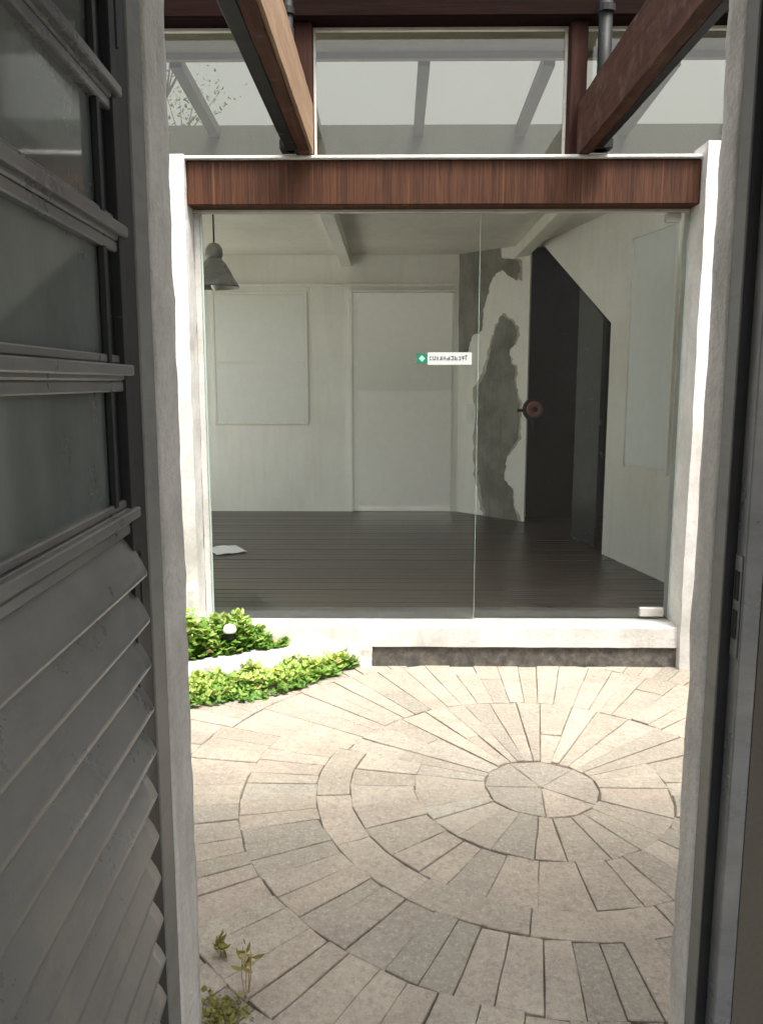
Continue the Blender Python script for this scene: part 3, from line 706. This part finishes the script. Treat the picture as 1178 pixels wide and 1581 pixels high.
def ragged(pts, n=9, amp=2.4):
    out = []
    for i, p_ in enumerate(pts):
        q = pts[(i + 1) % len(pts)]
        for k_ in range(n):
            t = k_ / n; x = p_[0] + (q[0] - p_[0]) * t; y = p_[1] + (q[1] - p_[1]) * t
            out.append((x + (noise.noise(Vector((x * .11, y * .11, 3))) + .6 * noise.noise(Vector((x * .45, y * .45, 3)))) * amp, y + (noise.noise(Vector((x * .11, y * .11, 8))) + .6 * noise.noise(Vector((x * .45, y * .45, 8)))) * amp))
    return out
patch1 = [(710, 322), (752, 318), (766, 328), (772, 345), (772, 398), (800, 402), (803, 420), (796, 434), (776, 416), (760, 428), (748, 470), (744, 510), (728, 520), (722, 545), (709, 545)]
patch2 = [(774, 488), (790, 495), (797, 508), (795, 530), (787, 540), (788, 560), (794, 566), (796, 605), (802, 625), (800, 675), (782, 705), (778, 742), (790, 750), (792, 782), (800, 806), (752, 806), (744, 770), (738, 730), (737, 690), (738, 600), (752, 570), (762, 520), (770, 500)]
for pt in (patch1, patch2):
    cxp = sum(q[0] for q in pt) / len(pt); cyp = sum(q[1] for q in pt) / len(pt)
    rim = [(cxp + (x - cxp) * 1.17 + noise.noise(Vector((x * .2, y * .2, 1))) * 3, cyp + (y - cyp) * 1.02 + noise.noise(Vector((x * .2, y * .2, 5))) * 3) for x, y in ragged(pt, 6, 3.5)]
    rim = [(max(706, min(806, x)), min(804, max(322, y))) for x, y in rim]
    pil_prism('plaster_scar', [on_pil(*q) for q in rim], 0.0004, 0.0028, M['base_coat'], pil)
    pil_prism('cement_patch', [on_pil(*q) for q in ragged(pt)], 0.003, 0.007, M['cement'], pil)

# ------------------------------------------------------------------ pergola rafters over the court
pg = empty('pergola', (0, 0, 0), 0, 'pergola of timber rafters running from the doorway wall to the glazed house', 'pergola')
zr0 = ZB1 + .018
rl = at(395, 2, Z=zr0); xr_l = rl.x; xr_r = at(894, 236, Z=zr0).x
rw_ = abs(at(395, 2, Z=zr0).x - at(366, 2, Z=zr0).x)
def rafter(x0, x1, h, m, face=None):
    b = rough_bm(x0, x1, Y2 + .21, YF + .05, zr0, zr0 + h, 0.05, 0.0035, 8)
    return obj('rafter', b, m, pg)
rafter(xr_l - rw_, xr_l - .004, 0.235, M['rafter_wood'])
obj('facing_board', rough_bm(xr_l - .0035, xr_l + .012, Y2 + .21, YF + .03, zr0 + .012, zr0 + .235, 0.05, 0.0015, 8), M['tan_wood'], pg)  # lit side of the left rafter, laid on as a tan strip
rafter(xr_r, xr_r + .055, 0.25, M['rafter_wood'])
obj('gutter', box_bm(xr_l - rw_ - .062, xr_l - rw_ - .002, Y2 + .21, YF + .0, zr0 + .004, zr0 + .20, 0.004), M['black_iron'], pg)
obj('gutter', box_bm(xr_r + .058, xr_r + .10, Y2 + .21, YF + .0, zr0 + .004, zr0 + .20, 0.004), M['black_iron'], pg)
zpt = at(930, 8, Y=YF - .08).z
for (pxa, lab) in ((932, 'black iron pipe standing behind the right pergola rafter'), (447, 'black iron pipe standing behind the left pergola rafter')):
    x = at(pxa, 100, Y=YF - .05).x
    t = empty('iron_pipe', (x, YF - .05, ZB1 + .02), 0, lab, 'pipe', 'iron pipes under the header')
    obj('pipe', tube_bm([(0, 0, 0.0), (0, 0, ZH + .05 - ZB1)], 0.032 if pxa > 900 else .02, 14), M['black_iron'], t, (0, 0, 0), True)
    obj('pipe_collar', tube_bm([(0, 0, ZH - ZB1 - .03), (0, 0, ZH - ZB1 + .0)], 0.044 if pxa > 900 else .028, 14), M['black_iron'], t, (0, 0, 0))
    obj('pipe_bracket', box_bm(-.05, .05, -.04, .05, 0.0, .05, 0.005), M['black_iron'], t, (0, 0, 0))

# ------------------------------------------------------------------ things in and on the house
lp = at(331, 392, Y=YG + 1.45)
t = empty('pendant_lamp', lp, 0, 'bell shaped dark metal pendant lamp hanging behind the left edge of the glass', 'lamp')
def lzz(py): return at(331, py, Y=YG + 1.45).z - lp.z
sr = abs(at(369, 440, Y=YG + 1.45).x - lp.x)
obj('shade', lathe_bm([(sr * .26, lzz(398)), (sr * .42, lzz(404)), (sr * .62, lzz(416)), (sr * .84, lzz(432)), (sr * 1.0, lzz(441)), (sr * 1.0, lzz(444)), (sr * .97, lzz(444)), (sr * .80, lzz(433)), (sr * .55, lzz(416)), (sr * .24, lzz(400))], 40), M['lamp_metal'], t, (0, 0, 0), True)
obj('lamp_cap', lathe_bm([(.006, lzz(374)), (sr * .22, lzz(377)), (sr * .34, lzz(384)), (sr * .36, lzz(394)), (sr * .30, lzz(399)), (.006, lzz(399))], 28, True), M['lamp_metal'], t, (0, 0, 0), True)
cord = obj('cord', tube_bm([(0, 0, lzz(375)), (0, 0, ZCE - lp.z)], 0.006, 8), M['black_iron'], t, (0, 0, 0))
obj('bulb', lathe_bm([(.004, lzz(449)), (.025, lzz(445)), (.033, lzz(438)), (.02, lzz(428)), (.015, lzz(418))], 20), M['lamp_lens'], t, (0, 0, 0), True)
# switch
sA, sB = on_pil(722, 624), on_pil(735, 654)
t = empty('light_switch', pil_pt((sA[0] + sB[0]) / 2, (sA[1] + sB[1]) / 2, 0.0), 0, 'white light switch plate on the pillar beside the bare cement', 'switch')
ang = math.atan2(pd.y, pd.x); t.rotation_euler = (0, 0, ang)
hw, hh = abs(sB[0] - sA[0]) / 2, abs(sA[1] - sB[1]) / 2
obj('plate', box_bm(-hw, hw, -.014, -.0005, -hh, hh, 0.003), M['switch_plastic'], t, (0, 0, 0))
obj('rocker', box_bm(-hw * .45, hw * .45, -.020, -.0145, -hh * .5, hh * .5, 0.002), M['switch_plastic'], t, (0, 0, 0))
# reddish round knob with dark rim on the stair opening jamb
kd = on_wall(829, 632); kp = wall_pt(kd[0], kd[1], -.03)
t = empty('round_knob', kp, 0, 'reddish brown round knob with dark rim on a bracket by the stair opening', 'knob')
rk = 0.095
rotx = Matrix.Rotation(R(90), 4, 'X')
obj('rim', lathe_bm([(rk * .62, -.02), (rk * 1.0, -.018), (rk * 1.12, 0), (rk * 1.0, .02), (rk * .62, .022)], 14, True, rotx), M['black_iron'], t, (0, 0, 0))
obj('disc', lathe_bm([(rk * .80, .0), (rk * .78, .032), (rk * .62, .045), (rk * .42, .036), (rk * .2, .034), (.002, .034)], 18, False, rotx), M['knob_red'], t, (0, 0, 0), True)
obj('boss', lathe_bm([(rk * .28, .03), (rk * .25, .052), (.002, .056)], 12, False, rotx), M['black_iron'], t, (0, 0, 0), True)
b = tube_bm([(0, .0, -rk * .9), (0.004, .0, -rk * 1.5), (0.012, .0, -rk * 2.3)], [.03, .02, .012], 10); tube_bm([(-.02, 0, -.01), (-.15, .0, -.01)], .014, 8, b)
obj('bracket', b, M['black_iron'], t, (0, 0, 0))
# sticker on the glass
u0 = at(643, 546, Y=YG - .003); u1 = at(660, 561, Y=YG - .003); u2 = at(728, 563, Y=YG - .003); u3 = at(660, 544, Y=YG - .003)
yg = YG - .0015
t = empty('glass_sticker', (u0.x, yg, u2.z), 0, 'small white sticker strip with a green square stuck on the glass', 'sticker')
def st(name, x0, x1, z0, z1, off, m): return obj(name, box_bm(x0 - u0.x, x1 - u0.x, -.0012 - off, -off, z0 - u2.z, z1 - u2.z, 0), m, t, (0, 0, 0))
st('white_strip', u3.x + .001, u2.x, u2.z, u3.z, 0.0002, M['sticker_white'])
st('green_square', u0.x, u3.x, u1.z, u0.z, 0.0002, M['sticker_green'])
cx, cz, q = (u0.x + u3.x) / 2, (u0.z + u1.z) / 2, (u3.x - u0.x)
b = bmesh.new(); b.faces.new([b.verts.new((cx - u0.x + dx_ * q * .3, -.0018, cz - u2.z + dz_ * q * .3)) for dx_, dz_ in ((0, 1), (1, 0), (0, -1), (-1, 0))])
obj('square_mark', b, M['sticker_mark'], t, (0, 0, 0))
wz = (u3.z - u2.z); wx = u2.x - u3.x; b = bmesh.new(); xx = .05
for wch, up in ((.05, .30), (.055, .34), (.05, .28), (.06, .30), (.055, .32), (.075, .30), (.06, .34), (.07, .36), (.05, .30), (.06, .32), (.04, .42)):
    x0 = u3.x + wx * xx - u0.x; z0 = wz * .36
    for part in random.sample([(0, .25, 0, 1), (.7, 1, 0, 1), (0, 1, .78, 1), (0, 1, 0, .22), (0, 1, .4, .6), (.38, .62, 0, 1)], 3):
        box_bm(x0 + wx * wch * part[0], x0 + wx * wch * part[1], -.0022, -.0015, z0 + wz * up * part[2], z0 + wz * up * part[3], 0, b)
    xx += wch + .022
obj('print', b, M['sticker_ink'], t, (0, 0, 0))
# pale sheet standing for a light reflection on the boards
pp = at(350, 850, Z=ZS + .006)
b = bmesh.new(); bmesh.ops.create_grid(b, x_segments=8, y_segments=6, size=0.5)
for v in b.verts: v.co = Vector((v.co.x * .24, v.co.y * .30, .006 + .012 * max(0, noise.noise(v.co * 3))))
bmesh.ops.solidify(b, geom=b.faces[:], thickness=0.0008)
o = tag(obj('paper_sheet', b, M['paper'], None, pp), 'white sheet of paper lying on the dark boards at left', 'paper'); o.rotation_euler.z = .5

# ------------------------------------------------------------------ planting by the step
kl = [at(236, 1068, Z=.0), at(300, 1058, Z=.0), at(360, 1050, Z=.0), at(420, 1041, Z=.0), at(480, 1032, Z=.0), at(535, 1024, Z=.0), at(572, 1022, Z=.0)]
kl = [Vector((p_.x, min(p_.y - .02, YF - .02), 0)) for p_ in kl]
kl = [Vector((WX0 + .01, kl[0].y - .25, 0)), Vector((-1.35, kl[0].y - .12, 0))] + kl
kb = empty('garden_kerb', (kl[4].x, kl[4].y, 0), 0, 'whitewashed rough stone kerb curving from the step round the planting', 'kerb')
for i in range(len(kl) - 1):
    a_, c_ = kl[i], kl[i + 1]; d = (c_ - a_); L = d.length; d.normalize(); n_ = Vector((-d.y, d.x, 0))
    b = rough_bm(-0.012, L + .012, 0, .085, -0.03, 0.095 + .006 * i, 0.022, 0.020, 11)
    bmesh.ops.smooth_vert(b, verts=b.verts[:], factor=.4, use_axis_x=True, use_axis_y=True, use_axis_z=True)
    b.transform(Matrix.Translation(a_) @ Matrix(((d.x, n_.x, 0, 0), (d.y, n_.y, 0, 0), (0, 0, 1, 0), (0, 0, 0, 1))))
    obj('kerb_stone', b, M['kerb_white'], kb, None, True)
# white rendered fillet filling the corner between kerb and step
fp = [at(452, 985, Z=.13), at(500, 968, Z=.13), at(570, 964, Z=.14)]
bedp = [(WX0, kl[0].y + .05)] + [(p_.x, p_.y + .06) for p_ in kl[1:]] + [(kl[-1].x, YF - .001), (WX0, YF - .001)]
so_ = prism('soil', bedp, 'z', -.02, .075, M['soil']); tag(so_, kind='structure')

def leaf_cloud(name, count, sampler, size=(.016, .030), m='leaf', wf=1.0, dry=0.0):
    V, Fs, tone = [], [], []
    for _ in range(count):
        p_, h = sampler()
        s_ = random.uniform(*size); az = random.uniform(0, 6.283); el = random.uniform(-.1, .9)
        d = Vector((math.cos(az) * math.cos(el), math.sin(az) * math.cos(el), math.sin(el))); sd = Vector((-math.sin(az), math.cos(az), 0)); up = d.cross(sd) * -1
        w = s_ * random.uniform(.32, .58) * wf; i = len(V)
        if random.random() < dry: h = 1.6
        pts = [p_, p_ + d * s_ * .35 + sd * w + up * .1 * s_, p_ + d * s_ * .8 + sd * w * .75 + up * .05 * s_, p_ + d * s_ * 1.05 - up * .12 * s_, p_ + d * s_ * .8 - sd * w * .75 + up * .05 * s_, p_ + d * s_ * .35 - sd * w + up * .1 * s_, p_ + d * s_ * .55 - up * .12 * s_]
        V += [tuple(q) for q in pts]; tj = random.uniform(-.3, .3)
        for f in ((0, 1, 6), (1, 2, 6), (2, 3, 6), (3, 4, 6), (4, 5, 6), (5, 0, 6)): Fs.append(tuple(i + k_ for k_ in f)); tone.append(1.0 if h > 1.5 else min(.9, max(0, h + tj)))
    me = bpy.data.meshes.new(name); me.from_pydata(V, [], Fs)
    a_ = me.attributes.new('tone', 'FLOAT', 'FACE'); a_.data.foreach_set('value', tone)
    return link(name, me, M[m])
# mat in front of the kerb: between kerb and the edge of the paving
edge = [at(236, 1108, Z=0), at(300, 1094, Z=0), at(400, 1082, Z=0), at(470, 1062, Z=0), at(540, 1034, Z=0), at(572, 1018, Z=0)]
def lerp_poly(pl_, x):
    for a_, c_ in zip(pl_[:-1], pl_[1:]):
        if a_.x <= x <= c_.x: return a_.y + (c_.y - a_.y) * (x - a_.x) / max(1e-6, c_.x - a_.x)
    return pl_[0].y - .1 if x < pl_[0].x else pl_[-1].y
xmax = edge[-1].x
def s_front():
    while True:
        x = WX0 + .03 + (xmax - WX0 - .03) * random.random()
        y0 = lerp_poly(edge, x) + .06 * noise.noise(Vector((x * 11, 1, 0))) + .03 * noise.noise(Vector((x * 37, 1, 0))); y1_ = lerp_poly(kl, x) + .02
        if x < edge[0].x: y0 = edge[0].y - .1
        if y1_ <= y0: continue
        y = random.uniform(y0, y1_); e_ = min(1, (y - y0) / .07)
        hmax = (.02 + .045 * e_) * (.55 + 1.1 * (noise.noise(Vector((x * 7, y * 7, 4))) + .5))
        z_ = random.random() ** .6 * hmax
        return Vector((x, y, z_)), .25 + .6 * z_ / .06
gc = leaf_cloud('ground_cover', 4600, s_front, (.014, .040), 'leaf', 1.0, .03); tag(gc, 'bright green creeping ground cover spreading over the paving before the kerb', 'ground cover', None, 'stuff')
xb1 = at(452, 975, Z=.1).x
def s_rear():
    while True:
        x = WX0 + .03 + (xb1 - WX0 - .03) * random.random(); y0 = lerp_poly(kl, x) + .075; y1_ = YF - .03
        if y1_ <= y0 + .01: continue
        y = random.uniform(y0, y1_)
        u_ = min(1, max(0, (x - at(300, 960, Z=.1).x) / (xb1 - at(300, 960, Z=.1).x))); hmax = (.23 - .13 * u_) * (.55 + 1.1 * (noise.noise(Vector((x * 9, y * 9, 9))) + .4))
        z_ = random.random() ** .6 * hmax
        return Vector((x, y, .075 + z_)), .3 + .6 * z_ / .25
gc2 = leaf_cloud('bed_plants', 3600, s_rear, (.016, .046), 'leaf', 1.0, .03); tag(gc2, 'low green leafy plants in the bed between kerb and glass', 'plants', None, 'stuff')
# garden stake light
sp_ = at(355, 972, Y=YF - .16)
t = empty('stake_light', (sp_.x, sp_.y, .07), 0, 'small white topped garden stake light among the bed plants', 'light')
hz = sp_.z - .07
obj('stem', tube_bm([(0, 0, 0), (0, 0, hz - .03)], .006, 8), M['black_iron'], t, (0, 0, 0))
obj('collar', lathe_bm([(.012, hz - .06), (.024, hz - .045), (.026, hz - .02), (.01, hz - .015)], 16, True), M['black_iron'], t, (0, 0, 0))
obj('lamp_head', lathe_bm([(.01, hz - .02), (.032, hz - .014), (.036, hz), (.028, hz + .018), (.012, hz + .028), (.002, hz + .03)], 20), M['lamp_lens'], t, (0, 0, 0), True)

# ------------------------------------------------------------------ weeds in the joints, lower left
def weed(px, py, h, lab, dry, grp='weeds in the paving joints'):
    p_ = at(px, py, Z=0); t = empty('weed', (p_.x, p_.y, -.01), 0, lab, 'weed', grp)
    b = bmesh.new()
    for k_ in range(4 if dry else 3):
        a_ = random.uniform(0, 6.28); r_ = random.uniform(.004, .02)
        q0 = Vector((math.cos(a_) * .006, math.sin(a_) * .006, 0)); q1 = Vector((math.cos(a_) * r_, math.sin(a_) * r_, h * random.uniform(.7, 1)))
        tube_bm([q0, (q0 + q1) / 2 + Vector((random.uniform(-.006, .006), random.uniform(-.006, .006), 0)), q1], [.0016, .0013, .0007], 5, b)
    obj('stem', b, M['dry_stalk'], t, (0, 0, 0))
    def smp():
        z_ = random.uniform(.1 if not dry else .45, 1) * h; r_ = .018 * (1.2 - z_ / h) + .006; a_ = random.uniform(0, 6.28)
        return Vector((math.cos(a_) * r_ * random.random(), math.sin(a_) * r_ * random.random(), z_)), random.random()
    l_ = leaf_cloud('foliage', 16 if dry else 60, smp, (.018, .045), 'weed_leaf', .35); l_.parent = t; l_.location = (0, 0, 0)
weed(381, 1532, .15, 'dry yellowish weed standing in a paving joint at lower left', True)
weed(338, 1475, .055, 'small brown weed in the joint nearest the left doorway reveal', True)
def s_moss():
    p_ = at(random.gauss(342, 16), random.gauss(1566, 13), Z=0); return Vector((p_.x, p_.y, random.uniform(0, .008))), random.uniform(0, .4)
ms = leaf_cloud('moss', 260, s_moss, (.008, .016), 'weed_leaf'); tag(ms, 'dark green moss and seedlings on the paving at the lower left corner', 'moss', None, 'stuff')

# ------------------------------------------------------------------ trees behind the house, seen through the skylight
def tree(x, y, h, lab, n=900):
    t = empty('tree', (x, y, -.05), 0, lab, 'tree', 'trees behind the house')
    b = bmesh.new(); tips = []
    tube_bm([(0, 0, 0), (.06, .03, h * .3), (-.03, 0, h * .6), (.02, .02, h * .8)], [.13, .10, .07, .035], 9, b)
    for k_ in range(16):
        z0 = h * random.uniform(.45, .8); a_ = k_ * 2.4; L = random.uniform(.5, 1.1) * h * .2
        p1 = Vector((math.cos(a_) * L * .5, math.sin(a_) * L * .5, z0 + L * .35)); p2 = Vector((math.cos(a_ + .3) * L, math.sin(a_ + .3) * L, z0 + L * .9))
        tube_bm([(0, 0, z0), p1, p2], [.03, .018, .006], 6, b); tips += [p1, p2, (p1 + p2) / 2]
        for q in range(3):
            p3 = p2 + Vector((random.uniform(-.3, .3), random.uniform(-.3, .3), random.uniform(0, .45))); tube_bm([p1.lerp(p2, random.random()), p3], [.01, .003], 5, b); tips.append(p3)
    obj('trunk', b, M['bark'], t, (0, 0, 0))
    def smp():
        p_ = random.choice(tips) + Vector((random.gauss(0, .13), random.gauss(0, .13), random.gauss(0, .11))); return p_, random.uniform(.1, .7)
    l_ = leaf_cloud('crown', n, smp, (.03, .065), 'leaf', .7); l_.parent = t; l_.location = (0, 0, 0)
tree(-2.75, 10.2, 5.9, 'leafy tree seen through the skylight at the left', 1900)
